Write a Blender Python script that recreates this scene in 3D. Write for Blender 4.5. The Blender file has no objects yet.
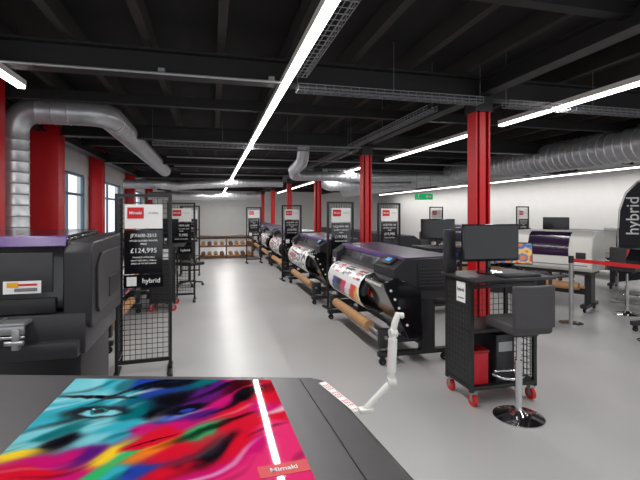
import bpy,bmesh,math,random
from mathutils import Vector,Matrix,noise
random.seed(4)
COL=bpy.context.scene.collection
F=430.0; TH=math.atan(108/F); SN,CS=math.sin(TH),math.cos(TH)
def at(px,py,z):
    d=F*(1.6-z)/(py-212.0); r=(px-320)/F*d
    return (r*CS+d*SN, d*CS-r*SN)
def lin(c):
    o=[]
    for v in c[:3]:
        v/=255.0
        o.append(v/12.92 if v<=.04045 else ((v+.055)/1.055)**2.4)
    return (o[0],o[1],o[2],1)
def mat(name,col,rough=.5,metal=0,emit=0,noise_amt=0,scale=8,bump=0,coat=0,attr=None,spec=.5,alpha=1):
    m=bpy.data.materials.new(name); m.use_nodes=True
    nt=m.node_tree; b=nt.nodes['Principled BSDF']
    c=lin(col)
    b.inputs['Base Color'].default_value=c
    b.inputs['Roughness'].default_value=rough
    b.inputs['Metallic'].default_value=metal
    b.inputs['Specular IOR Level'].default_value=spec
    b.inputs['Coat Weight'].default_value=coat
    b.inputs['Coat Roughness'].default_value=.03
    b.inputs['Alpha'].default_value=alpha
    if attr:
        a=nt.nodes.new('ShaderNodeAttribute'); a.attribute_name=attr
        nt.links.new(a.outputs['Color'],b.inputs['Base Color'])
    if emit:
        b.inputs['Emission Color'].default_value=c
        b.inputs['Emission Strength'].default_value=emit
    if noise_amt or bump:
        tc=nt.nodes.new('ShaderNodeTexCoord'); n=nt.nodes.new('ShaderNodeTexNoise')
        n.inputs['Scale'].default_value=scale; n.inputs['Detail'].default_value=4
        nt.links.new(tc.outputs['Object'],n.inputs['Vector'])
        if noise_amt:
            r=nt.nodes.new('ShaderNodeValToRGB')
            lo=[x*(1-noise_amt) for x in c[:3]]+[1]; hi=[min(1,x*(1+noise_amt)) for x in c[:3]]+[1]
            r.color_ramp.elements[0].color=lo; r.color_ramp.elements[1].color=hi
            r.color_ramp.elements[0].position=.3; r.color_ramp.elements[1].position=.7
            nt.links.new(n.outputs['Fac'],r.inputs['Fac']); nt.links.new(r.outputs['Color'],b.inputs['Base Color'])
        if bump:
            bp=nt.nodes.new('ShaderNodeBump'); bp.inputs['Strength'].default_value=bump; bp.inputs['Distance'].default_value=.01
            nt.links.new(n.outputs['Fac'],bp.inputs['Height']); nt.links.new(bp.outputs['Normal'],b.inputs['Normal'])
    return m
M={}
def dm(k,*a,**w): M[k]=mat(k,*a,**w)
dm('floor_vinyl',(186,185,185),.34,noise_amt=.04,scale=1.2,spec=.5)
dm('wall_paint',(222,221,219),.85,noise_amt=.02,scale=3)
dm('ceiling_dark',(20,17,17),.9,noise_amt=.15,scale=3)
dm('joist_dark',(46,39,38),.8,noise_amt=.15,scale=4)
dm('beam_steel',(28,26,28),.6,noise_amt=.1,scale=4)
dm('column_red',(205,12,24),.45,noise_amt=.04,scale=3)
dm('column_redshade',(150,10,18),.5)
dm('black_paint',(26,26,28),.45,noise_amt=.08,scale=10)
dm('black_gloss',(18,17,21),.16,coat=.3)
dm('charcoal',(50,49,53),.42,noise_amt=.05,scale=10)
dm('charcoal_dark',(36,35,39),.45,noise_amt=.05,scale=10)
dm('bed_grey',(66,64,67),.42,noise_amt=.05,scale=12)
dm('bed_trim',(40,39,41),.35)
dm('purple',(90,56,124),.3)
dm('purple_black',(58,46,72),.4)
dm('galvanised',(205,207,210),.38,metal=.6,noise_amt=.08,scale=9)
dm('tray_steel',(130,131,134),.5,metal=.6)
dm('chrome',(215,215,218),.12,metal=1)
dm('silver',(170,170,172),.35,metal=.7)
dm('white_plastic',(232,230,224),.35)
dm('paper_white',(238,238,236),.7)
dm('grey_text',(120,120,122),.7)
dm('logo_red',(206,20,36),.5)
dm('belt_red',(200,20,30),.7)
dm('leather_grey',(66,63,65),.5,bump=.2,scale=60)
dm('rubber',(28,28,28),.8)
dm('caster_red',(205,30,30),.4)
dm('led_white',(255,252,248),.5,emit=8)
dm('screen_dark',(14,16,20),.12)
dm('screen_blue',(70,150,200),.3,emit=.6)
dm('screen_print',(220,120,110),.3,attr='Col')
dm('kraft',(188,142,96),.7,noise_amt=.08)
dm('wood',(120,80,52),.6,noise_amt=.2,scale=6)
dm('print_art',(255,255,255),.035,attr='Col',spec=.45)
dm('print_paper',(255,255,255),.35,attr='Col')
dm('exit_green',(0,160,90),.5,emit=.7)
dm('flag_black',(28,27,38),.7)
dm('yellow_label',(240,170,30),.5)
dm('window_frame',(90,120,140),.4)
dm('glass_smoke',(60,60,66),.08,coat=.5)
dm('glass_purple',(48,30,60),.14,coat=.3)

class G:
    def __init__(s,m=None):
        s.bm=bmesh.new(); s.m=[]; s.k=0
        if m: s.use(m)
    def use(s,k):
        m=M[k]
        if m not in s.m: s.m.append(m)
        s.k=s.m.index(m); return s
    def box(s,c,d,rot=None,bev=0):
        vs=bmesh.ops.create_cube(s.bm,size=1)['verts']
        R=Matrix.Identity(4)
        if rot:
            for ax,a in rot: R=Matrix.Rotation(math.radians(a),4,ax)@R
        Mx=Matrix.Translation(c)@R@Matrix.Diagonal((d[0],d[1],d[2],1))
        bmesh.ops.transform(s.bm,matrix=Mx,verts=vs)
        for f in {f for v in vs for f in v.link_faces}: f.material_index=s.k
        if bev:
            es=list({e for v in vs for e in v.link_edges})
            bmesh.ops.bevel(s.bm,geom=es,offset=bev,segments=2,profile=.5,affect='EDGES',clamp_overlap=True)
        return s
    def cyl(s,a,b,r,r2=None,n=20):
        a=Vector(a); b=Vector(b); v=b-a
        vs=bmesh.ops.create_cone(s.bm,cap_ends=True,segments=n,radius1=r,radius2=r if r2 is None else r2,depth=v.length)['verts']
        q=v.to_track_quat('Z','Y').to_matrix().to_4x4()
        bmesh.ops.transform(s.bm,matrix=Matrix.Translation((a+b)/2)@q,verts=vs)
        for f in {f for x in vs for f in x.link_faces}: f.material_index=s.k
        return s
    def ball(s,c,r,sc=(1,1,1),n=16):
        vs=bmesh.ops.create_uvsphere(s.bm,u_segments=n,v_segments=n//2+2,radius=r)['verts']
        bmesh.ops.transform(s.bm,matrix=Matrix.Translation(c)@Matrix.Diagonal((*sc,1)),verts=vs)
        for f in {f for x in vs for f in x.link_faces}: f.material_index=s.k
        return s
    def tube(s,pts,r,n=10,radii=None,closed=False):
        pts=[Vector(p) for p in pts]; N=len(pts); rings=[]; up=None
        for i,p in enumerate(pts):
            if closed: t=pts[(i+1)%N]-pts[i-1]
            else: t=pts[min(i+1,N-1)]-pts[max(i-1,0)]
            t.normalize()
            if up is None:
                up=Vector((0,0,1)) if abs(t.z)<.9 else Vector((1,0,0))
            u=(up-t*up.dot(t)).normalized(); w=t.cross(u); up=u
            rr=radii[i] if radii else r
            rings.append([s.bm.verts.new(p+(u*math.cos(2*math.pi*k/n)+w*math.sin(2*math.pi*k/n))*rr) for k in range(n)])
        for i in range(N if closed else N-1):
            A=rings[i]; Bq=rings[(i+1)%N]
            for k in range(n):
                f=s.bm.faces.new((A[k],A[(k+1)%n],Bq[(k+1)%n],Bq[k])); f.material_index=s.k
        if not closed:
            for R in (rings[0],rings[-1]):
                f=s.bm.faces.new(R); f.material_index=s.k
        return s
    def prism(s,pts,axis,a,b):
        def P(p,t):
            if axis=='x': return (t,p[0],p[1])
            if axis=='y': return (p[0],t,p[1])
            return (p[0],p[1],t)
        A=[s.bm.verts.new(P(p,a)) for p in pts]; Bv=[s.bm.verts.new(P(p,b)) for p in pts]
        n=len(pts)
        for i in range(n):
            f=s.bm.faces.new((A[i],A[(i+1)%n],Bv[(i+1)%n],Bv[i])); f.material_index=s.k
        for L in (A,Bv):
            f=s.bm.faces.new(L); f.material_index=s.k
        return s
    def grid(s,p0,ux,uz,w,h,nx,nz,t=.004):
        p0=Vector(p0);ux=Vector(ux);uz=Vector(uz)
        nrm=ux.cross(uz)
        for i in range(nx+1):
            a=p0+ux*(w*i/nx); c=a+uz*(h/2)
            d=ux*t+uz*h+nrm*t
            s.box(c,(abs(d.x),abs(d.y),abs(d.z)))
        for j in range(nz+1):
            a=p0+uz*(h*j/nz); c=a+ux*(w/2)
            d=ux*w+uz*t+nrm*t
            s.box(c,(abs(d.x),abs(d.y),abs(d.z)))
        return s
    def done(s,name,parent=None,label=None,smooth=35,bev=0,seg=3,lim=None):
        bmesh.ops.recalc_face_normals(s.bm,faces=s.bm.faces)
        me=bpy.data.meshes.new(name); s.bm.to_mesh(me); s.bm.free()
        for m in s.m: me.materials.append(m)
        me.polygons.foreach_set('use_smooth',[True]*len(me.polygons))
        me.set_sharp_from_angle(angle=math.radians(smooth))
        o=bpy.data.objects.new(name,me); COL.objects.link(o)
        if parent: o.parent=parent
        if label: o['label']=label
        if bev:
            md=o.modifiers.new('b','BEVEL'); md.width=bev; md.segments=seg; md.limit_method='ANGLE'
            if lim: md.angle_limit=lim
        return o
def thing(name,label,cat,loc=(0,0,0),rot=0,group=None,scale=1):
    e=bpy.data.objects.new(name,None); e.empty_display_size=.1
    e.location=loc; e.rotation_euler=(0,0,math.radians(rot)); e.scale=(scale,)*3
    COL.objects.link(e); e['label']=label; e['category']=cat
    if group: e['group']=group
    return e
def top(o,label,cat,group=None):
    o['label']=label; o['category']=cat
    if group: o['group']=group
    return o
def struct(o): o['kind']='structure'; return o
def dup(src,loc,rot=None,label=None,group=None):
    n=src.copy(); COL.objects.link(n); n.location=loc
    if rot is not None: n.rotation_euler=(0,0,math.radians(rot))
    if label: n['label']=label
    if group: n['group']=group
    def rec(s,d):
        for k in list(s.children):
            c=k.copy(); COL.objects.link(c); c.parent=d; rec(k,c)
    rec(src,n)
    return n
def text(st,size,mk,parent,loc,rot=(90,0,0),name='lettering',align='CENTER',bold=0,ext=.0008):
    cu=bpy.data.curves.new('t','FONT'); cu.body=st; cu.size=size; cu.align_x=align; cu.align_y='CENTER'; cu.extrude=ext; cu.offset=bold
    cu.resolution_u=3
    o=bpy.data.objects.new('t',cu); COL.objects.link(o)
    bpy.context.view_layer.update()
    me=bpy.data.meshes.new_from_object(o.evaluated_get(bpy.context.evaluated_depsgraph_get()))
    bpy.data.objects.remove(o)
    me.materials.clear(); me.materials.append(M[mk])
    n=bpy.data.objects.new(name,me); COL.objects.link(n)
    n.parent=parent; n.location=loc; n.rotation_euler=[math.radians(a) for a in rot]
    return n
def caster(parent,x,y,r,mk='rubber',fork='black_paint'):
    c=G(fork).box((x,y,2*r+.012),(.05,.05,.024)).box((x-.02,y,1.45*r),(.005,.03,1.2*r)).box((x+.02,y,1.45*r),(.005,.03,1.2*r)).cyl((x-.023,y,r),(x+.023,y,r),.008,n=8).done('caster',parent)
    G(mk).cyl((x-.014,y,r),(x+.014,y,r),r,n=20).use('silver').cyl((x-.016,y,r),(x+.016,y,r),r*.4,n=12).done('wheel',c)

# ---------------------------------------------------------------- room
XL,XR,YN,YB,ZC=-2.75,11.0,-2.5,27.5,3.22
struct(G('floor_vinyl').box(((XL+XR)/2,(YN+YB)/2,-.05),(XR-XL+.4,YB-YN+.4,.1)).done('floor'))
struct(G('ceiling_dark').box(((XL+XR)/2,(YN+YB)/2,ZC+.05),(XR-XL+.4,YB-YN+.4,.1)).done('ceiling'))
wins=[(8.5,10.7),(11.5,14.6),(15.7,18.8),(20.2,23)]; Z0,Z1=1.0,2.45
g=G('wall_paint'); y=YN
for a,b in wins:
    g.box((XL-.1,(y+a)/2,ZC/2),(.2,a-y,ZC)); 
    g.box((XL-.1,(a+b)/2,Z0/2),(.2,b-a,Z0)); g.box((XL-.1,(a+b)/2,(Z1+ZC)/2),(.2,b-a,ZC-Z1)); y=b
g.box((XL-.1,(y+YB)/2,ZC/2),(.2,YB-y,ZC)); struct(g.done('wall_left'))
for i,(a,b) in enumerate(wins):
    g=G('window_frame'); x=XL-.08
    for yy in (a+.03,(a+b)/2,b-.03): g.box((x,yy,(Z0+Z1)/2),(.05,.05,Z1-Z0))
    for zz in (Z0+.03,Z1-.03,Z1-.45): g.box((x,(a+b)/2,zz),(.045,b-a,.05))
    struct(g.done('window_%d'%(i+1)))
struct(G('wall_paint').box(((XL+XR)/2,YB+.1,ZC/2),(XR-XL+.4,.2,ZC)).done('wall_back'))
struct(G('wall_paint').box((XR+.1,(YN+YB)/2,ZC/2),(.2,YB-YN,ZC)).done('wall_right'))
struct(G('charcoal').box((XL+.008,(YN+YB)/2,.05),(.016,YB-YN,.1)).done('baseboard_left'))
struct(G('charcoal').box((XR-.008,(YN+YB)/2,.05),(.016,YB-YN,.1)).done('baseboard_right'))
struct(G('charcoal').box(((XL+XR)/2,YB-.008,.05),(XR-XL-.04,.016,.1)).done('baseboard_back'))
tn=0
def trim(g):
    global tn; tn+=1; return struct(g.done('trim_%d'%tn))
x=XL+.35
while x<XR:
    trim(G('joist_dark').box((x,(YN+YB)/2,ZC-.08),(.07,YB-YN,.16))); x+=.62
BY=[3.95,7.35,11.0,15.3,19.6,23.6]
for by in BY:
    g=G('beam_steel'); cx=(XL+XR)/2; w=XR-XL
    g.box((cx,by,2.79),(w,.17,.02)).box((cx,by,2.99),(w,.17,.02)).box((cx,by,2.89),(w,.03,.2)); trim(g)
for by in (2.3,5.6,9.2,13.1,17.4,21.6,25.5):
    g=G('beam_steel'); g.box((cx,by,2.97),(w,.09,.12)); trim(g)
for bx in (-2.45,2.72,6.9):
    g=G('beam_steel'); cy=(YN+YB)/2; w2=YB-YN
    g.box((bx,cy,2.82),(.14,w2,.02)).box((bx,cy,2.97),(.14,w2,.02)).box((bx,cy,2.895),(.03,w2,.16)); trim(g)

# columns
for i,by in enumerate(BY):
    g=G('column_red'); h=2.78; X=2.70
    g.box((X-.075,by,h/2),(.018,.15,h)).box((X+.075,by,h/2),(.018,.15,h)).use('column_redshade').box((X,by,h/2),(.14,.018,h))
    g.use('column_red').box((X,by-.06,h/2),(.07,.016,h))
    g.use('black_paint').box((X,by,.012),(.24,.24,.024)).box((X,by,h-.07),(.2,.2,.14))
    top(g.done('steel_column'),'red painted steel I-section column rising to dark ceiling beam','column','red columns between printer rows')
for i,(by,w) in enumerate([(5.3,.52),(7.35,.5),(11.0,.27),(15.2,.27),(19.6,.27)]):
    g=G('column_red').box((XL+w/2+.02,by,1.6),(w,.3,3.18),bev=.01)
    g.use('black_paint').box((XL+w/2+.02,by,.06),(w+.02,.32,.12))
    top(g.done('wall_column'),'red painted boxed column standing against white side wall','column','red columns along the side wall')

# LED lines
def wire(t,a,b,r=.004): G('black_paint').cyl(a,b,r,n=6).done('suspension_wire',t)
def led(x,y0,y1,z=2.72,lab='long linear LED ceiling light with white diffuser on black housing'):
    t=thing('linear_ceiling_light',lab,'ceiling light',(x,(y0+y1)/2,z),group='linear LED ceiling lights')
    L=y1-y0
    G('white_plastic').box((0,0,.035),(.07,L,.05)).done('light_housing',t)
    G('led_white').box((0,0,.0),(.055,L-.02,.03)).done('light_diffuser',t)
    n=max(2,int(L/2.5))
    for i in range(n+1):
        yy=-L/2+.1+(L-.2)*i/n; wire(t,(0,yy,.05),(0,yy,ZC-z-.005))
led(.62,.4,26.5); led(-1.64,.6,4.36)
led(3.58,.8,4.78); led(3.58,5.5,8.5); led(3.58,9.9,13.2); led(3.58,14,24)
led(10.1,2,25,2.72)
# wire trays
def tray(a,b,w=.12,h=.055,lab='galvanised wire basket cable tray under the ceiling beams'):
    a=Vector(a);b=Vector(b);t=b-a;L=t.length;t.normalize();s=Vector((t.y,-t.x,0))
    o=G('tray_steel')
    def rod(p,q,r=.003): o.cyl(p,q,r,n=5)
    for k in (-1,-.33,.33,1): rod(a+s*w/2*k,b+s*w/2*k)
    for k in (-1,1):
        rod(a+s*w/2*k+Vector((0,0,h)),b+s*w/2*k+Vector((0,0,h)),.004)
        rod(a+s*w/2*k+Vector((0,0,h/2)),b+s*w/2*k+Vector((0,0,h/2)))
    n=int(L/.08)
    for i in range(n+1):
        p=a+t*(L*i/n)
        rod(p-s*w/2,p+s*w/2)
        for k in (-1,1): rod(p+s*w/2*k,p+s*w/2*k+Vector((0,0,h)))
    for i in range(int(L/1.5)+2):
        p=a+t*(L*i/(int(L/1.5)+1)); o.cyl(p+Vector((0,0,0)),(p.x,p.y,ZC-.002),.003,n=5)
    top(o.done('cable_tray'),lab,'cable tray','wire cable trays')
tray((.74,3.78,2.69),(2.6,3.78,2.69))
tray((.74,.9,2.78),(.74,3.66,2.78))
tray((2.9,3.78,2.68),(6.15,3.78,2.68))
tray((2.3,4.2,2.70),(2.3,7.0,2.70))
tray((2.3,7.5,2.70),(2.3,14,2.70))
tray((-.9,7.15,2.66),(2.3,7.15,2.66))
g=G('silver').cyl((-2.6,3.72,2.74),(.6,3.72,2.74),.012,n=8)
for xx in (-2.4,-.4,.5): g.box((xx,3.72,2.765),(.05,.04,.03))
top(g.done('ceiling_conduit'),'thin metal electrical conduit clipped under ceiling beam','conduit')
g=G('silver').cyl((-.9,7.3,2.765),(6,7.3,2.765),.012,n=8)
top(g.done('ceiling_conduit'),'thin metal electrical conduit clipped under ceiling beam','conduit')
for yy in (9.35,11.15,13.3):
    g=G('silver').cyl((-.9,yy,2.76),(6,yy,2.76),.014,n=8)
    top(g.done('ceiling_conduit'),'thin metal electrical conduit clipped under ceiling beam','conduit')

# ducts
def arc(c,r,u,v,a0,a1,n=8):
    c=Vector(c);u=Vector(u);v=Vector(v)
    return [tuple(c+u*r*math.cos(math.radians(a0+(a1-a0)*i/n))+v*r*math.sin(math.radians(a0+(a1-a0)*i/n))) for i in range(n+1)]
def duct(path,r,lab,step=.13,hang=True,name='ventilation_duct'):
    P=[Vector(p) for p in path]; out=[];rad=[]
    for i in range(len(P)-1):
        L=(P[i+1]-P[i]).length; n=max(1,int(L/step))
        for k in range(n):
            q=P[i].lerp(P[i+1],k/n)
            d=(P[i+1]-P[i]).normalized()
            if n>1:
                out+= [q+d*.002,q+d*.012,q+d*.03]; rad+=[r,r*1.05,r]
            else: out.append(q+d*.001); rad.append(r)
    out.append(P[-1]); rad.append(r)
    g=G('galvanised').tube(out,r,n=24,radii=rad)
    t=thing(name,lab,'duct',tuple(P[0]),group='spiral ventilation ducts')
    o=g.done('duct_pipe',t,smooth=25); o.location=-P[0]
    if hang:
        for i in range(len(P)-1):
            L=(P[i+1]-P[i]).length
            if L>1 and abs((P[i+1]-P[i]).z)<.3:
                n=int(L/2)+1
                for k in range(n):
                    q=P[i].lerp(P[i+1],(k+.5)/n); o=G('black_paint').cyl((q.x,q.y,q.z+r*.9),(q.x,q.y,ZC-.002),.006,n=6).done('duct_hanger',t); o.location=-P[0]
p=[(-2.32,5.95,.9),(-2.32,5.95,2.60)]+arc((-2.07,5.95,2.60),.25,(-1,0,0),(0,0,1),0,90)[1:]+[(-1.55,5.95,2.85)]
p+=arc((-1.55,6.2,2.85),.25,(0,-1,0),(1,0,0),0,90)[1:]+[(-1.3,13.0,2.80)]
duct(p,.155,'silver spiral ventilation duct rising by red wall column')
duct([(6.6,.5,2.70),(6.6,21,2.70)],.275,'large silver spiral ventilation duct above the far printers',step=.16)
p=[(-2.5,13.6,2.45)]+[(-1.7,13.6,2.45)]+arc((-1.7,13.9,2.45),.3,(0,-1,0),(1,0,0),0,60)[1:]+[(-1.1,14.4,2.45),(-.4,14.5,2.52),(1.2,14.5,2.6),(2.3,14.3,2.6)]
duct(p,.13,'bent silver ventilation duct crossing the aisle near the far wall')
p=[(-2.5,18.6,2.3),(-.9,18.6,2.3)]+arc((-.9,19.0,2.3),.4,(0,-1,0),(1,0,0),0,70)[1:]+[(-.2,20,2.3),(.4,20.3,2.35),(2.2,20.3,2.4)]
duct(p,.16,'second silver ventilation duct crossing further down the aisle')
p=[(1.75,8.3,2.98)]+[(1.75,8.3,2.9)]+arc((1.75,8.6,2.9),.3,(0,-1,0),(0,0,-1),0,80)[1:]+[(1.8,9.6,2.58),(2.0,10.6,2.55)]+arc((2.25,10.6,2.55),.25,(-1,0,0),(0,1,0),0,80)[1:]+[(3.9,10.85,2.55),(6.25,10.85,2.62)]
duct(p,.12,'elbowed silver branch duct above printer row')
duct([(3.3,12.9,2.98),(3.3,12.9,2.75)]+arc((3.6,12.9,2.75),.3,(-1,0,0),(0,0,-1),0,90)[1:]+[(6.25,12.9,2.55)],.17,'silver branch duct joining the large duct')

# exit sign
t=thing('exit_sign','green illuminated emergency exit sign hanging from ceiling','exit sign',(5.4,10.3,2.03),-25)
G('exit_green').box((0,0,0),(.46,.03,.16),bev=.005).done('sign_panel',t)
G('paper_white').box((.14,-.018,0),(.1,.004,.03)).prism([(.1,-.055),(.1,.055),(.03,0)],'y',-.02,-.016).done('arrow_mark',t)
G('paper_white').ball((-.13,-.018,.05),.016,(1,.2,1)).box((-.14,-.018,.005),(.03,.004,.07),rot=[('Y',15)]).box((-.165,-.018,-.04),(.015,.004,.06),rot=[('Y',35)]).box((-.12,-.018,-.04),(.015,.004,.06),rot=[('Y',-30)]).done('running_figure',t)
for k in (-.18,.18): wire(t,(k,0,.07),(k,0,ZC-2.03-.002))

# ---------------------------------------------------------------- foreground flatbed
zt=.90
fl=at(-90,371,zt); fr=at(312,375,zt); fr2=at(326,378,zt); nr=at(428,488,zt); nr2=at(520,600,zt); nl=(-1.35,.45)
def shrink(pts,k):
    c=Vector((sum(p[0] for p in pts)/len(pts),sum(p[1] for p in pts)/len(pts)))
    return [tuple(c+(Vector(p)-c)*k) for p in pts]
outl=[fl,fr,fr2,nr,nr2,(nr2[0],.42),nl]
t=thing('flatbed_table','large dark grey flatbed print table with gloss print on it','printer table',(0,0,0))
G('bed_grey').prism(outl,'z',zt-.16,zt).done('bed_top',t,bev=.025,seg=4)
G('bed_trim').prism(shrink(outl,.9),'z',.06,zt-.15).done('bed_base',t)
sa=Vector((*at(300,378.5,zt),zt)); sb=Vector((*at(372,488,zt),zt))
G('bed_trim').cyl(sa,sb,.0025,n=6).done('panel_seam',t)
la=Vector((*at(322,382,zt),zt+.001)); lb=Vector((*at(358,411,zt),zt+.001))
d=(lb-la); L=d.length; ang=math.degrees(math.atan2(d.y,d.x)); c=(la+lb)/2
nv=Vector((-d.y,d.x,0)).normalized()
g=G('paper_white').box((c.x,c.y,zt+.002),(L,.030,.003),rot=[('Z',ang)])
g.use('logo_red')
for s_ in (-.008,.0,.008):
    for k in range(14):
        if (k*7+int(s_*1000))%4: 
            q=c+d*(-.44+k*.068)+nv*s_; g.box((q.x,q.y,zt+.0036),(L*.045,.0035,.0008),rot=[('Z',ang)])
g.done('warning_label',t)
for p_ in shrink(outl,.82)[:3:2]+shrink(outl,.82)[4:]: G('rubber').cyl((p_[0],p_[1],0),(p_[0],p_[1],.06),.05).done('foot',t)

# printed panel
zp=zt+.022
c00=Vector(at(76,377.5,zp)); c10=Vector(at(271,379,zp)); c11=Vector(at(352,560,zp)); c01=Vector(at(-104,560,zp))
NX,NY=320,280
bm=bmesh.new(); vv=[]
for j in range(NY+1):
    row=[]
    for i in range(NX+1):
        u=i/NX; v=j/NY
        q=c00*(1-u)*(1-v)+c10*u*(1-v)+c11*u*v+c01*(1-u)*v
        row.append(bm.verts.new((q.x,q.y,zp)))
    vv.append(row)
for j in range(NY):
    for i in range(NX): bm.faces.new((vv[j][i],vv[j+1][i],vv[j+1][i+1],vv[j][i+1]))
me=bpy.data.meshes.new('print_face'); bm.to_mesh(me); bm.free(); me.materials.append(M['print_art'])
K=(14,12,20);CY=(50,170,190);W=(205,222,230);MG=(200,22,110);RD=(212,20,46);YE=(245,205,45);OR=(240,120,35);BL=(36,62,160);PU=(85,26,115);TE=(10,105,112);GR=(50,180,105);PK=(230,50,115);LC=(120,200,212)
seeds=[(90,383,LC),(112,381,CY),(130,384,TE),(150,381,BL),(170,386,K),(200,382,TE),(215,388,PU),(235,381,MG),(258,384,RD),(268,380,RD),
(78,396,LC),(60,402,CY),(70,412,TE),(118,398,CY),(140,396,TE),(160,392,BL),(185,396,K),(205,400,PU),(228,398,MG),(250,396,K),(272,398,RD),
(45,418,CY),(30,430,LC),(60,428,TE),(92,424,LC),(112,424,CY),(135,410,TE),(155,410,K),(178,410,BL),(200,412,PU),(225,412,RD),(250,410,MG),(285,415,RD),
(20,445,LC),(2,455,YE),(45,442,K),(75,440,LC),(100,436,CY),(125,430,MG),(150,432,RD),(172,424,MG),(190,432,GR),(215,428,RD),(240,432,RD),(268,430,PK),(295,435,PK),
(30,460,MG),(55,455,PU),(85,455,YE),(115,450,GR),(140,448,OR),(165,446,RD),(190,452,K),(220,450,RD),(250,455,MG),(280,455,PK),(305,460,PK),
(10,475,RD),(45,472,MG),(75,470,GR),(105,468,CY),(135,463,BL),(165,462,RD),(195,470,MG),(230,470,PK),(262,472,PK),(300,478,PK),
(0,500,BL),(60,500,RD),(120,500,CY),(180,500,YE),(240,505,MG),(300,510,RD),(0,540,YE),(120,545,MG),(240,545,BL),(320,545,RD)]
SD=[(Vector(at(a,b,zp)),c) for a,b,c in seeds]
axis=Vector((math.cos(math.radians(25)),math.sin(math.radians(25)))); per=Vector((-axis.y,axis.x))
def ell(q,px,py,rx,ry,ang=0):
    c=Vector(at(px,py,zp)); d=q-c; a=math.radians(ang)
    x=d.x*math.cos(a)+d.y*math.sin(a); y=-d.x*math.sin(a)+d.y*math.cos(a)
    return (x/rx)**2+(y/ry)**2
def art(co):
    q=Vector((co.x,co.y)); n1=noise.noise(Vector((q.x*4,q.y*4,1.3))); n2=noise.noise(Vector((q.x*4,q.y*4,7.7)))
    n3=noise.noise(Vector((q.x*13,q.y*13,3.1))); n4=noise.noise(Vector((q.x*35,q.y*35,5)))
    w=q+Vector((n1*.10+n3*.03+n4*.006,n2*.09+n3*.022+n4*.006))
    acc=[0,0,0];ws=0
    for p,c in SD:
        d=w-p; dx=d.dot(axis)*.6; dy=d.dot(per)*1.2
        k=1/(dx*dx+dy*dy+2e-4)**2.3; ws+=k
        for m in range(3): acc[m]+=c[m]*k
    col=[a/ws for a in acc]
    st=noise.noise(Vector((w.dot(axis)*3,w.dot(per)*20,2)))
    col=[c*(1-.7*max(0,min(1,(st-.18)*2.6))) for c in col]
    k=max(0,min(1,(-st-.28)*2.5))*.75; col=[c+(235-c)*k for c in col]
    def mix(e,c,s=.12):
        nonlocal col
        if e<1: 
            k=min(1,(1-e)/s); k=k*k*(3-2*k); col=[a+(b-a)*k for a,b in zip(col,c)]
    qw=q+Vector((n3*.012,n4*.008))
    mix(ell(qw,97,411,.14,.06,-12),K,.9); mix(ell(qw,99,412,.085,.030,-12),LC,.7); mix(ell(qw,99,410,.036,.030,-12),TE,.5); mix(ell(qw,99,410,.02,.016,0),K,.5); mix(ell(qw,94,408,.008,.005),W,.5)
    mix(ell(qw,96,396,.19,.02,-16),K,1)
    mix(ell(qw,186,408,.11,.042,15),K,.9); mix(ell(qw,188,409,.04,.016,15),BL,.8)
    mix(ell(qw,152,440,.115,.034,22),RD,.7); mix(ell(qw,152,440,.09,.006,22),(60,5,20),.9)
    return [max(0,min(255,c)) for c in col]
def paint(o,fn):
    me=o.data; ca=me.color_attributes.new('Col','FLOAT_COLOR','POINT')
    for i,v in enumerate(me.vertices): ca.data[i].color=lin(fn(v.co))
t=thing('printed_panel','glossy multicolour paint-splashed face print lying on dark flatbed','print',(0,0,0))
o=bpy.data.objects.new('print_face',me); COL.objects.link(o); o.parent=t; paint(o,art)
quad=[tuple(c00),tuple(c10),tuple(c11),tuple(c01)]
G('white_plastic').prism(quad,'z',zt+.0005,zp-.0006).done('panel_backing',t)
lc=Vector(at(284,468,zp)); 
G('logo_red').box((lc.x,lc.y,zp+.0008),(.135,.052,.001),rot=[('Z',3)]).done('logo_patch',t)
text('Mimaki',.026,'paper_white',t,(lc.x,lc.y,zp+.002),(0,0,3),bold=.0003,name='logo_lettering',ext=.0003)

# articulated arm
bx,by=at(366,411,zt)
t=thing('articulated_arm','white jointed support arm clamped to flatbed table edge','arm',(bx,by,zt))
O=Vector((bx,by,zt)); D0=O.x*SN+O.y*CS
def W3(px,py,d):
    r=(px-320)/F*d; return Vector((r*CS+d*SN, d*CS-r*SN, 1.6-(py-212)/F*d))
P1=W3(391,381,D0+.03)-O; P2=W3(393,332,D0+.05)-O; P3=W3(398,314,D0+.06)-O
G('white_plastic').box((0,0,.008),(.05,.035,.014),bev=.003).done('clamp_base',t)
G('white_plastic').tube([(0,0,.012),tuple(P1*.5+Vector((0,0,.006))),tuple(P1)],.0115,n=14).done('lower_arm',t)
G('white_plastic').cyl(P1-Vector((.015,0,0)),P1+Vector((.015,0,0)),.018).done('elbow_joint',t)
G('white_plastic').cyl(P1,P2,.013).cyl(P1.lerp(P2,.2),P1.lerp(P2,.88),.0165).done('upper_arm',t)
G('white_plastic').cyl(P2-Vector((.013,0,0)),P2+Vector((.013,0,0)),.016).tube([P2,P2.lerp(P3,.5)+Vector((-.003,0,.004)),P3+Vector((0,0,.002)),P3+Vector((.018,0,-.004))],.012,n=12).done('arm_head',t)

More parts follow.
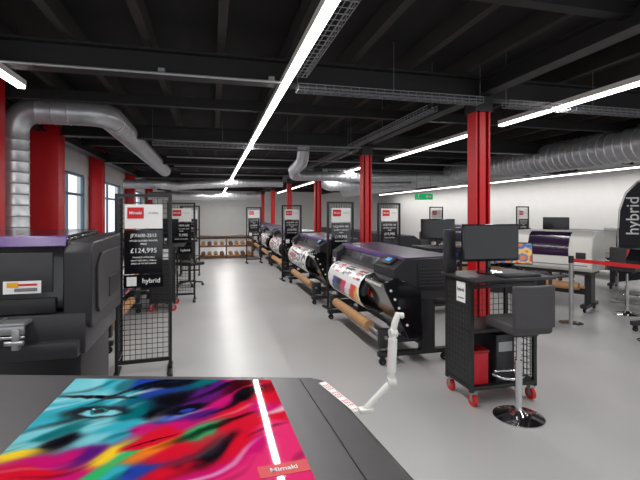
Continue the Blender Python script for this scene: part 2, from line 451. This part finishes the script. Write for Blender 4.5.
# ---------------------------------------------------------------- black UV printer (left)
t=thing('uv_printer','black flatbed UV printer with purple stripe and steel tray','printer',(-1.54,3.36,0))
W2=.80
prof=[(-.40,1.0),(-.42,1.02),(-.42,1.40),(-.40,1.44),(.40,1.46),(.42,1.0)]
G('black_gloss').prism(prof,'x',-.9,W2-.14).done('main_housing',t,bev=.006)
G('charcoal_dark').prism([(-.40,.88),(-.44,.92),(-.44,1.36),(-.40,1.42),(.42,1.44),(.44,.86)],'x',W2-.14,W2+.02).done('end_cover',t,bev=.012)
G('charcoal').prism([(-.30,.96),(-.34,1.0),(-.34,1.26),(-.24,1.34),(.30,1.34),(.30,.96)],'x',W2+.02,W2+.035).use('black_paint').box((W2+.038,.1,1.08),(.006,.3,.14)).done('side_panel',t,bev=.004)
G('purple').prism([(-.424,1.395),(-.43,1.40),(-.408,1.45),(-.38,1.458),(-.38,1.442),(-.402,1.436)],'x',-.9,W2-.13).use('black_gloss').prism([(-.38,1.442),(-.38,1.456),(.40,1.474),(.40,1.462)],'x',-.9,W2-.15).done('top_stripe',t)
G('charcoal').box((-.1,-.424,1.24),(1.4,.014,.24),bev=.004).done('front_window',t)
G('black_paint').box((-.1,-.43,1.04),(1.44,.03,.09),bev=.006).done('carriage_slot',t)
for k in (-.6,-.2,.2): G('silver').box((k,-.45,1.04),(.05,.02,.06),bev=.004).done('clamp',t)
G('charcoal').box((-.04,-.02,.86),(1.66,.86,.26),bev=.02).box((-.04,-.45,.78),(1.6,.12,.1),bev=.015).done('lower_chassis',t)
g=G('silver').box((-.1,-.48,.96),(1.2,.18,.02),bev=.004)
for k in range(9): g.box((-.6+k*.12,-.49,.973),(.015,.17,.012))
g.box((-.1,-.56,.93),(1.2,.02,.05),bev=.004).cyl((-.8,-.575,.86),(.5,-.575,.86),.014).cyl((-.8,-.565,.89),(.5,-.565,.89),.008)
for k in (-.55,-.1,.3,.46): g.box((k,-.565,.88),(.04,.04,.12),bev=.006)
g.done('media_tray',t,label='silver steel media tray')
for k in (.02,.38): G('black_gloss').cyl((k,-.585,.86),(k,-.61,.86),.028).done('knob',t)
G('charcoal_dark').box((-.04,.02,.40),(1.56,.76,.66),bev=.02).done('printer_stand',t)
for k in (-.6,.6):
    for l in (-.25,.3): G('rubber').cyl((k,l,0),(k,l,.08),.04).done('foot',t)
g=G('paper_white').box((.44,-.434,1.155),(.2,.004,.075)); g.use('yellow_label').box((.39,-.437,1.17),(.06,.003,.03)); g.use('logo_red').box((.47,-.437,1.17),(.1,.003,.012)).use('grey_text').box((.46,-.437,1.14),(.12,.003,.02)); g.done('warning_label',t)
G('paper_white').box((.2,-.515,.785),(.3,.008,.05)).use('logo_red').box((.12,-.52,.785),(.1,.003,.03)).done('front_label',t)

# ---------------------------------------------------------------- sign stand
def sign_stand(loc,rot,lines,header,lab,side=True,w=.54,h=1.79):
    t=thing('sign_stand',lab,'sign stand',loc,rot,group='black mesh sign stands')
    g=G('black_paint')
    for k in (-1,1): g.box((k*w/2,0,h/2),(.03,.03,h))
    g.box((0,0,h-.015),(w,.028,.03)).box((0,0,.12),(w,.028,.03)); g.done('stand_frame',t)
    G('black_paint').grid((-w/2+.02,0,.14),(1,0,0),(0,0,1),w-.04,h-.18,9,32,.005).done('mesh_panel',t)
    if side:
        G('black_paint').box((-w/2,.36,h/2),(.03,.03,h)).box((-w/2,.18,h-.015),(.028,.34,.03)).box((-w/2,.18,.12),(.028,.34,.03)).grid((-w/2,.02,.14),(0,1,0),(0,0,1),.32,h-.18,6,32,.005).done('side_panel',t)
    for k in (-1,1): G('black_paint').box((k*w/2,0,.015),(.05,.4,.03),bev=.004).done('foot',t)
    cx=.0
    G('paper_white').box((cx,-.022,1.565),(.35,.008,.24)).done('header_card',t)
    G('logo_red').box((cx-.075,-.028,1.6),(.15,.006,.11)).done('logo_block',t)
    text('Mimaki',.040,'paper_white',t,(cx-.075,-.034,1.6),bold=.0006,name='logo_lettering')
    text(header,.020,'grey_text',t,(cx+.09,-.03,1.6),name='header_lettering')
    G('black_gloss').box((cx,-.022,1.215),(.35,.008,.43)).done('info_sheet',t)
    G('black_gloss').box((cx,-.030,.925),(.37,.012,.13)).done('brand_sign',t)
    z=1.41
    for s,sz in lines:
        z-=sz*.75
        text(s,sz,'paper_white',t,(cx,-.03,z),name='info_lettering',bold=.0003); z-=sz*.75
    text('hybrid',.066,'paper_white',t,(cx+.07,-.038,.925),name='brand_lettering',bold=.001)
    G('paper_white').box((cx-.11,-.038,.925),(.09,.005,.09)).done('white_square',t)
    return t
L1=[('JFX600-2513',.046),('UV LED FLATBED PRINTER',.022),('FROM',.022),('£124,995',.066),('FINANCE AVAILABLE',.022),('PRINT SIZE 2500 x 1300mm',.020),('SPEED UP TO 200 SQM/HR',.020)]
s1=sign_stand((-.66,4.6,0),4,L1,'JFX SERIES','black mesh stand with white red-logo header and black price sheet',w=.5)
L2=[('UCJV330-160',.05),('UV PRINT AND CUT',.03),('FROM',.026),('£19,995',.07),('FINANCE AVAILABLE',.024)]
s2=sign_stand((-.54,8.2,0),0,L2,'UCJV SERIES','black mesh sign stand beside the rear side-wall printers',side=True,w=.46)
s3=sign_stand((2.1,6.95,0),8,L2,'UCJV SERIES','black mesh sign stand between two roll printers',side=False,w=.46)
dup(s3,(3.3,7.7,0),5,'sign stand with red logo behind the roll printer')
dup(s3,(1.85,10.15,0),5,'sign stand between rear roll printers')
dup(s3,(1.3,13.9,0),5,'distant black sign stand at aisle edge')
dup(s2,(-.55,11.6,0),0,'distant sign stand along the side-wall printers')
dup(s3,(6.6,11.8,0),8,'sign stand at the far printer display')
dup(s3,(8.6,10.5,0),10,'sign stand near the far wall')

# ---------------------------------------------------------------- roll printer
def roll_print(kind):
    def fn(u,v):
        if u<.05 or u>.95 or v<.04: return (245,245,245)
        if kind==0:
            if v<.40:
                k=int(u*9); cols=[(20,20,24),(245,245,245),(225,30,40),(245,245,245),(60,50,60),(20,20,24),(245,245,245),(200,60,50),(20,20,24)]
                return cols[k%9] if math.sin(v*60+u*12)>-.3 else (245,245,245)
            if v<.50: return (245,245,245)
            if v<.85:
                k=int(u*7+v*3); return [(240,60,30),(250,200,30),(245,245,245),(40,60,150),(20,20,20),(235,30,110),(245,245,245)][k%7]
            return (240,240,240)
        else:
            n=noise.noise(Vector((u*5,v*5,kind)))
            if v>.75: return (244,244,244)
            return [(40,40,50),(240,240,240),(150,150,160),(230,60,50),(240,240,240)][int((n+1)*4+u*3)%5]
    return fn
def roll_printer(loc,rot,lab,kind=0,Wd=1.15,NE=.55):
    t=thing('roll_printer',lab,'printer',loc,rot,group='large-format roll printers')
    for k in (-1,1):
        G('black_paint').box((k*(Wd-.14),.05,.46),(.09,.16,.72),bev=.01).box((k*(Wd-.14),-.1,.115),(.08,.82,.05),bev=.01).done('leg',t)
        for l in (-.46,.26): caster(t,k*(Wd-.14),l,.038)
    G('black_paint').box((0,.1,.3),(2*Wd-.28,.05,.09),bev=.005).box((0,.1,.14),(2*Wd-.28,.05,.05)).done('cross_beam',t)
    prof=[(-.26,.80),(-.34,.86),(-.34,.945),(-.28,.98),(-.26,1.09),(-.22,1.12),(.32,1.13),(.33,.9),(.24,.80)]
    G('charcoal').prism(prof,'x',-Wd+.25,Wd-NE).done('printer_body',t,bev=.004,seg=1)
    G('glass_smoke').prism([(-.29,.975),(-.268,1.075),(-.255,1.085),(-.27,.975)],'x',-Wd+.3,Wd-NE-.05).done('front_cover',t)
    G('purple_black').prism([(-.255,1.118),(-.245,1.132),(.33,1.145),(.33,1.132),(-.24,1.11)],'x',-Wd+.02,Wd-.02).use('purple').prism([(-.275,1.085),(-.268,1.112),(-.24,1.134),(-.235,1.115)],'x',-Wd+.03,Wd-.04).done('top_lid',t)
    G('silver').box((-.13,-.345,.905),(2*Wd-.9,.012,.04)).done('front_rail',t)
    pe=[(-.33,.72),(-.40,.78),(-.40,1.02),(-.26,1.115),(.33,1.13),(.35,.74),(.2,.70),(-.2,.70)]
    for a,b in ((-Wd,-Wd+.25),(Wd-NE,Wd)):
        G('charcoal_dark').prism(pe,'x',a,b).done('end_module',t,bev=.004,seg=1)
    g=G('black_paint').box((Wd+.004,.08,.93),(.008,.42,.28),bev=.002).use('charcoal')
    for i in range(6): g.box((Wd+.009,.08,.84+i*.035),(.004,.36,.012))
    g.done('side_grille',t)
    G('black_gloss').prism([(-.36,.94),(-.52,.89),(-.50,.81),(-.24,.30),(-.08,.30),(-.10,.8)],'x',Wd-NE+.03,Wd+.03).done('ink_bank',t,bev=.006,seg=1)
    for i in range(7):
        G('white_plastic').cyl((Wd-NE+.09+i*.067,-.508,.85),(Wd-NE+.09+i*.067,-.53,.855),.015,n=12).done('ink_cap',t)
    for i in range(5):
        G('white_plastic').cyl((Wd+.03,-.44+i*.045,.81-i*.09),(Wd+.04,-.44+i*.045,.81-i*.09),.013,n=12).done('ink_cap',t)
    c=G('charcoal').box((Wd-.25,-.335,1.09),(.22,.11,.02),rot=[('X',34)],bev=.004).done('control_panel',t)
    G('screen_blue').box((Wd-.25,-.342,1.101),(.11,.05,.003),rot=[('X',34)]).done('display',c)
    G('paper_white').box((-Wd+.13,-.404,.9),(.12,.004,.06)).use('logo_red').box((-Wd+.10,-.407,.9),(.05,.003,.03)).done('printer_label',t)
    pp=[(-.34,.885),(-.38,.89),(-.45,.865),(-.51,.80),(-.54,.72),(-.54,.64),(-.515,.56),(-.46,.49),(-.38,.45)]
    pts=[]
    for i in range(len(pp)-1):
        for k in range(5): pts.append(Vector(pp[i]).lerp(Vector(pp[i+1]),k/5))
    pts.append(Vector(pp[-1]))
    bm=bmesh.new(); rows=[]; NXp=56; xa,xb=-Wd+.28,Wd-NE-.12
    for p in pts: rows.append([bm.verts.new((xa+(xb-xa)*i/NXp,p.x,p.y)) for i in range(NXp+1)])
    for j in range(len(pts)-1):
        for i in range(NXp): bm.faces.new((rows[j][i],rows[j][i+1],rows[j+1][i+1],rows[j+1][i]))
    me=bpy.data.meshes.new('printed_sheet'); bm.to_mesh(me); bm.free(); me.materials.append(M['print_paper'])
    me.polygons.foreach_set('use_smooth',[True]*len(me.polygons))
    o=bpy.data.objects.new('printed_sheet',me); COL.objects.link(o); o.parent=t
    fn=roll_print(kind); NV=len(pts)-1
    ca=me.color_attributes.new('Col','FLOAT_COLOR','POINT')
    for j in range(NV+1):
        for i in range(NXp+1): ca.data[j*(NXp+1)+i].color=lin(fn(i/NXp,j/NV))
    G('charcoal').prism([(-.28,.80),(-.38,.85),(-.46,.79),(-.505,.71),(-.505,.64),(-.49,.64),(-.485,.70),(-.44,.76),(-.26,.78)],'x',xa-.05,xb+.08).done('media_guide',t)
    G('black_paint').box(((xa+xb)/2,-.30,.47),(xb-xa+.3,.12,.03)).done('catch_bar',t)
    rl=G('kraft').cyl((xa+.05,-.43,.29),(xb+.06,-.43,.29),.062,n=28).done('media_roll',t,label='brown kraft take-up roll')
    G('silver').cyl((-Wd+.1,-.43,.29),(Wd-.1,-.43,.29),.018).done('roll_shaft',rl)
    G('silver').cyl((-Wd+.14,-.32,.19),(Wd-.14,-.32,.19),.014).done('tension_bar',t)
    for k in (-1,1): G('charcoal_dark').box((k*(Wd-.18),-.41,.27),(.09,.16,.2),bev=.02).box((k*(Wd-.16),-.2,.26),(.05,.36,.07)).done('roll_holder',t)
    G('white_plastic').cyl((xa,.3,.6),(xb,.3,.6),.08,n=24).use('black_paint').box((xa-.05,.2,.66),(.04,.22,.22)).box((xb+.05,.2,.66),(.04,.22,.22)).cyl((xa-.05,.3,.6),(xb+.05,.3,.6),.02).done('supply_roll',t)
    return t
p1=roll_printer((2.2,5.24,0),-90,'dark wide roll printer with colourful banner print and kraft take-up roll',0)
p2=roll_printer((2.2,8.5,0),-90,'dark wide roll printer printing on white media',1,Wd=1.3,NE=.4)
dup(p2,(2.2,11.75,0),-90,'dark wide roll printer further along the aisle')
dup(p2,(2.2,14.5,0),-90,'dark wide roll printer near the far end of the aisle')
dup(p2,(2.2,17.25,0),-90,'dark wide roll printer near the far end of the aisle')
dup(p2,(2.2,20.0,0),-90,'dark wide roll printer near the far end of the aisle')
dup(p2,(3.8,9.4,0),90,'dark roll printer backing onto the aisle row')
dup(p1,(3.8,12.6,0),90,'dark roll printer backing onto the aisle row')
dup(p1,(-1.6,6.35,0),90,'dark roll printer beside the red wall columns')
dup(p2,(-1.6,9.7,0),90,'dark roll printer against the window wall')
dup(p1,(-1.6,12.9,0),90,'dark roll printer against the window wall')
dup(p2,(-1.6,16.4,0),90,'dark roll printer against the window wall')
dup(p1,(6.1,9.3,0),-10,'dark roll printer with purple lid in the far display area')
dup(p2,(8.6,12.1,0),-10,'dark roll printer with purple lid in the far display area')
dup(p2,(9.9,9.4,0),-90,'dark roll printer by the far wall')
dup(p1,(9.9,15.4,0),-90,'dark roll printer by the far wall')

# ---------------------------------------------------------------- computer cart
X0,X1,Y0,Y1=2.06,2.70,3.12,3.52; cx,cy=(X0+X1)/2,(Y0+Y1)/2; w,dp=X1-X0,Y1-Y0
t=cart=thing('computer_cart','black perforated steel computer trolley on red casters','trolley',(cx,cy,0))
g=G('black_paint')
for a in (-1,1):
    g.box((a*(w/2-.015),0,.99),(.028,dp,.03)); g.box((0,a*(dp/2-.015),.99),(w,.028,.03))
    for b in (-1,1): g.box((a*(w/2-.015),b*(dp/2-.015),.58),(.03,.03,.92))
g.done('cart_frame',t)
for z in (.15,.62,1.03):
    G('black_paint').box((0,0,z),(w,dp,.03),bev=.004).done('shelf',t)
G('charcoal').box((.02,-.06,1.058),(w+.12,dp+.14,.022),bev=.004).done('cart_top',t)
g=G('black_paint').box((-w/2+.004,0,.59),(.004,dp-.05,.84)); 
g.use('charcoal')
for i in range(7):
    for j in range(17): g.cyl((-w/2-.0005,-.14+i*.047,.22+j*.047),(-w/2+.003,-.14+i*.047,.22+j*.047),.012,n=8)
g.done('side_panel',t)
G('black_paint').grid((w/2-.004,-dp/2+.03,.17),(0,1,0),(0,0,1),dp-.06,.84,8,16,.004).done('mesh_panel',t)
G('black_paint').grid((-w/2+.03,dp/2-.01,.17),(1,0,0),(0,0,1),w-.06,.84,10,16,.004).done('mesh_panel',t)
G('black_paint').grid((.08,-dp/2+.004,.17),(1,0,0),(0,0,1),w/2-.11,.84,6,16,.004).done('mesh_door',t)
bc=G('paper_white').box((-w/2-.004,-.06,.93),(.003,.13,.17)).use('grey_text').box((-w/2-.006,-.06,.88),(.002,.09,.01)).done('brand_card',t)
text('hybrid',.04,'flag_black',bc,(-w/2-.007,-.06,.95),(90,0,-90),name='brand_lettering',bold=.0006)
for a in (-1,1):
    for b in (-1,1): caster(t,a*(w/2-.04),b*(dp/2-.03),.052,'caster_red','silver')
t=thing('column_stand_in','red block standing in for column base seen through trolley','box',(2.18,3.30,.166))  # red block stands in for the column base glimpsed through the trolley mesh
G('logo_red').box((0,0,.13),(.15,.28,.26),bev=.006).done('stand_in_body',t)
G('column_redshade').box((0,0,.272),(.16,.29,.025),bev=.004).done('stand_in_cap',t)
tw=thing('computer_tower','black desktop computer tower on the trolley shelf','computer',(2.42,3.33,.166))
G('charcoal_dark').box((0,0,.2),(.18,.34,.4),bev=.008).done('case',tw)
G('silver').box((0,-.172,.30),(.14,.004,.08)).cyl((0,-.17,.28),(0,-.176,.28),.012).done('drive_bay',tw)
t=mon=thing('monitor','black widescreen computer monitor on a pedestal stand','monitor',(2.37,3.3,1.070),-3)
G('black_gloss').box((0,0,.27),(.54,.035,.325),bev=.006).done('screen_bezel',t)
G('screen_dark').box((0,-.019,.275),(.515,.003,.29)).done('screen',t)
G('black_gloss').cyl((0,.03,0),(0,.03,.22),.022).cyl((0,.02,0),(0,.02,.012),.11,n=28).box((0,.025,.2),(.08,.03,.1)).done('monitor_stand',t)
t=thing('keyboard','black slim computer keyboard on trolley top','keyboard',(2.48,3.08,1.070),0)
G('black_paint').box((0,0,.008),(.36,.12,.014),bev=.003).done('keyboard_case',t)
g=G('charcoal')
for i in range(14):
    for j in range(4): g.box((-.16+i*.0246,-.042+j*.027,.018),(.02,.021,.006))
g.done('keys',t)['kind']='stuff'
t=thing('speaker_box','small black upright case beside the monitor','speaker',(2.06,3.45,1.070))
G('charcoal_dark').box((0,0,.19),(.1,.05,.38),bev=.006).done('case',t)
dup(cart,(-.78,7.7,0),90,'black steel computer trolley between side-wall printers')
dup(mon,(-.8,7.7,1.070),30,'black monitor on the rear computer trolley')
dup(cart,(-.75,14.6,0),90,'black steel computer trolley far down the aisle')
dup(mon,(-.75,14.6,1.070),10,'black monitor on the far computer trolley')
dup(cart,(3.55,6.3,0),0,'black steel computer trolley behind the near roll printer')
dup(mon,(3.55,6.3,1.070),-20,'black monitor on trolley behind roll printer')
dup(cart,(7.7,8.3,0),0,'black steel computer trolley in the far display area')
dup(mon,(7.7,8.3,1.070),-35,'black monitor on trolley in the far display area')
# stool
def stool(loc,rot,lab):
    t=thing('bar_stool',lab,'stool',loc,rot,group='padded swivel bar stools')
    G('chrome').cyl((0,0,0),(0,0,.01),.19,n=40).cyl((0,0,.01),(0,0,.03),.185,.07,n=40).cyl((0,0,.03),(0,0,.06),.07,.032,n=30).done('base',t)
    G('chrome').cyl((0,0,.05),(0,0,.45),.028,n=24).cyl((0,0,.44),(0,0,.66),.018,n=20).done('gas_post',t)
    G('chrome').tube([(.0,0,.29),(-.06,.09,.29),(-.15,.12,.29),(-.2,.08,.29),(-.215,0,.29),(-.2,-.08,.29),(-.15,-.12,.29),(-.06,-.09,.29)],.011,n=10,closed=True).done('footrest',t)
    G('black_paint').box((0,0,.67),(.2,.2,.03),bev=.005).tube([(0,.05,.665),(0,.2,.66),(0,.23,.65)],.006,n=8).done('seat_plate',t)
    G('leather_grey').box((-.01,0,.73),(.37,.35,.09)).done('seat',t,bev=.03,seg=4)
    n=9; pts=[]
    for i in range(n):
        a=(i/(n-1)-.5)*1.0; pts.append((.17-(1-math.cos(a))*.22,.35*math.sin(a)))
    outp=[(x+.045,y*1.06) for x,y in pts]
    b=G('leather_grey').prism(pts+outp[::-1],'z',.74,1.06).done('backrest',t,bev=.014,lim=.9)
    return t
st=stool((2.33,2.89,0),-92,'dark grey padded bar stool with chrome post and round base')
dup(st,(6.35,5.4,0),200,'dark padded bar stool by the rope barrier')

# stanchions
def stan(loc,tos,lab):
    t=thing('barrier_post',lab,'barrier post',loc,group='retractable belt barrier posts')
    G('chrome').cyl((0,0,0),(0,0,.015),.16,n=32).cyl((0,0,.015),(0,0,.035),.15,.05,n=32).done('base',t)
    G('silver').cyl((0,0,.03),(0,0,.9),.03,n=20).done('post',t)
    G('black_paint').cyl((0,0,.88),(0,0,.98),.036,n=20).done('belt_head',t)
    for to in tos:
        v=Vector((to[0]-loc[0],to[1]-loc[1],0)); L=v.length; a=math.degrees(math.atan2(v.y,v.x))
        o=G('belt_red').box((L/2,0,.92),(L-.08,.004,.05)).done('belt',t,label='red fabric barrier belt'); o.rotation_euler=(0,0,math.radians(a))
A=(5.04,5.15,0);C_=(5.28,4.15,0)
stan(A,[C_],'chrome barrier post with red retractable belt'); stan(C_,[],'chrome barrier post holding the red belt end')
# white machine
def white_machine(loc,rot,lab):
    t=thing('wide_printer',lab,'printer',loc,rot)
    G('white_plastic').prism([(-.32,.66),(-.38,.72),(-.38,1.02),(-.30,1.22),(-.16,1.30),(.28,1.30),(.32,.66)],'x',-.62,.62).done('printer_body',t,bev=.02,seg=3)
    G('glass_purple').prism([(-.39,.90),(-.39,1.02),(-.31,1.225),(-.20,1.285),(-.19,1.26),(-.29,1.20),(-.37,1.01),(-.37,.90)],'x',-.36,.28).done('front_window',t)
    G('charcoal').box((.46,-.385,.92),(.14,.02,.1),bev=.005).done('control_panel',t)
    G('grey_text').box((0,-.383,.76),(1.1,.008,.012)).done('front_seam',t)
    g=G('charcoal').box((0,0,.64),(1.1,.5,.08),bev=.01)
    for k in (-.48,.48): g.box((k,0,.37),(.1,.2,.55)).box((k,-.02,.1),(.1,.62,.06),bev=.01)
    g.box((0,0,.3),(.95,.06,.1)).done('printer_stand',t)
    for k in (-.48,.48):
        for l in (-.26,.22): caster(t,k,l,.035)
    G('kraft').cyl((-.38,-.2,.4),(.38,-.2,.4),.06).cyl((-.46,-.2,.4),(.46,-.2,.4),.02).done('media_roll',t)
    return t
wm=white_machine((5.80,6.20,0),-62,'white printer with dark purple window behind belt barrier')
dup(wm,(8.6,7.0,0),-60,'white and dark wide printer near the feather flag')
# desk with screen
def desk(loc,rot,lab,sc='screen_print',H=.74):
    t=thing('workstation_desk',lab,'desk',loc,rot)
    G('charcoal').box((0,0,H-.02),(.9,.5,.035),bev=.005).done('desk_top',t)
    for a in (-1,1):
        for b in (-1,1): G('black_paint').box((a*.42,b*.21,(H-.04)/2),(.04,.04,H-.04)).done('leg',t)
    G('black_paint').box((0,.21,H-.2),(.82,.02,.3)).done('modesty_panel',t)
    m=thing('monitor','monitor showing a colourful image on a workstation desk','monitor'); m.location=Vector(loc)+Vector((0,.05,H)); m.rotation_euler=t.rotation_euler
    G('black_gloss').box((0,0,.27),(.52,.03,.32),bev=.005).done('screen_bezel',m)
    if sc=='screen_print':
        bm=bmesh.new(); rows=[[bm.verts.new((-.25+.5*i/24,-.0175,.125+.29*j/16)) for i in range(25)] for j in range(17)]
        for j in range(16):
            for i in range(24): bm.faces.new((rows[j][i],rows[j][i+1],rows[j+1][i+1],rows[j+1][i]))
        me=bpy.data.meshes.new('screen'); bm.to_mesh(me); bm.free(); me.materials.append(M['screen_print'])
        o=bpy.data.objects.new('screen',me); COL.objects.link(o); o.parent=m
        pal=[(240,140,60),(90,200,230),(230,70,110),(250,210,120),(60,120,200)]
        paint(o,lambda c: pal[int((noise.noise(c*7)+1)*4)%5])
    else: G(sc).box((0,-.017,.27),(.49,.003,.29)).done('screen',m)
    G('black_gloss').cyl((0,.03,0),(0,.03,.25),.02).cyl((0,.03,0),(0,.03,.012),.1).done('monitor_stand',m)
desk((4.3,5.4,0),-32,'dark workstation desk behind the trolley')
desk((7.9,9.6,0),-30,'dark workstation desk in the far display area','screen_blue')
# flag
t=thing('sail_flag','black feather sail flag with white vertical lettering','flag',(7.38,6.0,0),-50)
pts=[(-.33,.35),(-.33,1.3),(-.31,1.65),(-.22,1.95),(-.05,2.15),(.15,2.2),(.3,2.05),(.36,1.8),(.37,1.3),(.37,.5)]
G('flag_black').prism(pts,'y',-.004,.004).done('flag_cloth',t)
G('silver').tube([(-.345,0,.02),(-.345,0,1.3),(-.325,0,1.66),(-.23,0,1.97),(-.05,0,2.165),(.15,0,2.215)],.01,n=8).box((-.2,0,.012),(.5,.4,.024),bev=.004).done('flag_pole',t)
text('hybrid',.27,'paper_white',t,(-.12,-.008,1.55),(90,-90,0),bold=.002)
# vinyl cutter
t=thing('vinyl_cutter','black cutting plotter with red end caps on wheeled stand','cutter',(5.8,4.0,0),-90)
G('black_gloss').prism([(-.2,.86),(-.24,.95),(-.15,1.1),(.15,1.12),(.2,.86)],'x',-.75,.75).done('cutter_body',t)
for k in (-1,1): G('logo_red').box((k*.768,0,.98),(.035,.36,.22),bev=.01).done('end_cap',t,label='red end cap')
for k in (-.6,.6):
    G('charcoal').box((k,0,.48),(.08,.1,.76)).box((k,0,.11),(.07,.6,.05)).done('leg',t)
    for l in (-.25,.25): caster(t,k,l,.035)
G('charcoal').box((0,0,.35),(1.2,.05,.07)).done('cross_beam',t)
G('white_plastic').cyl((-.5,-.12,.55),(.5,-.12,.55),.06).use('silver').cyl((-.58,-.12,.55),(.58,-.12,.55),.015).done('media_roll',t)
# office chair
def chair(loc,rot,lab):
    t=thing('office_chair',lab,'chair',loc,rot)
    g=G('black_paint')
    for k in range(5):
        a=k*2*math.pi/5; x,y=.28*math.cos(a),.28*math.sin(a)
        g.tube([(0,0,.1),(x,y,.07)],.018,n=8).cyl((x-.015,y,.028),(x+.015,y,.028),.028)
    g.cyl((0,0,.08),(0,0,.45),.025).done('chair_base',t)
    G('black_paint').box((0,0,.49),(.48,.46,.08)).done('seat',t,bev=.03)
    G('black_paint').box((0,.24,.83),(.44,.06,.5),rot=[('X',-8)]).done('backrest',t,bev=.028)
    G('black_paint').tube([(0,.1,.45),(0,.27,.5),(0,.28,.7)],.02,n=8).done('back_support',t)
    for k in (-1,1): G('black_paint').tube([(k*.24,.1,.48),(k*.29,.1,.6),(k*.29,-.12,.68),(k*.29,.12,.68)],.014,n=8).done('armrest',t)
    return t
chair((-.48,9.9,0),140,'black office chair beside the sign stands')
# far rack
t=thing('media_rack','low wooden rack of brown media rolls by the far wall','rack',(.5,15.8,0))
g=G('wood')
for z in (.06,.42,.78): g.box((0,0,z),(1.9,.5,.04))
for x in (-.93,0,.93): g.box((x,0,.4),(.04,.5,.78))
g.done('rack_frame',t)
for j,z in enumerate((.155,.515)):
    for i in range(8):
        xx=.5-.80+i*.215+(.09 if i>3 else 0)
        o=G(('kraft','wood')[(i*2+j)%3==0]).cyl((0,-.24,0),(0,.24,0),.075,n=16).use('wood').cyl((0,-.242,0),(0,.242,0),.03,n=12).done('media_roll')
        o.location=(xx,15.8,z); top(o,'roll of print media lying on wooden rack','media roll','media rolls on the wooden rack')

# ---------------------------------------------------------------- light & camera
w=bpy.data.worlds.new('World'); bpy.context.scene.world=w; w.use_nodes=True
w.node_tree.nodes['Background'].inputs[0].default_value=(.92,.96,1,1); w.node_tree.nodes['Background'].inputs[1].default_value=1.3
def area(loc,rot,sx,sy,e,col=(1,.985,.97)):
    l=bpy.data.lights.new('ceiling_lamp','AREA'); l.shape='RECTANGLE'; l.size=sx; l.size_y=sy; l.energy=e; l.color=col
    o=bpy.data.objects.new('ceiling_lamp',l); o.location=loc; o.rotation_euler=[math.radians(a) for a in rot]; COL.objects.link(o)
for x,y0,y1,e in ((.62,.5,10,10),(.62,10,26,13),(3.58,1,8,10.5),(3.58,10,22,13),(10.1,2,11,12),(10.1,11,24,12),(-1.64,.6,4.3,10)):
    area((x,(y0+y1)/2,2.700),(0,0,0),.052,y1-y0,e*(y1-y0))
cam=bpy.data.cameras.new('Camera'); co=bpy.data.objects.new('Camera',cam); COL.objects.link(co)
co.location=(0,0,1.6); co.rotation_euler=(math.pi/2,0,-TH)
cam.sensor_width=36; cam.lens=36*F/640; cam.shift_y=-27/640; cam.clip_start=.05
bpy.context.scene.camera=co
bpy.context.scene.view_settings.view_transform='Standard'
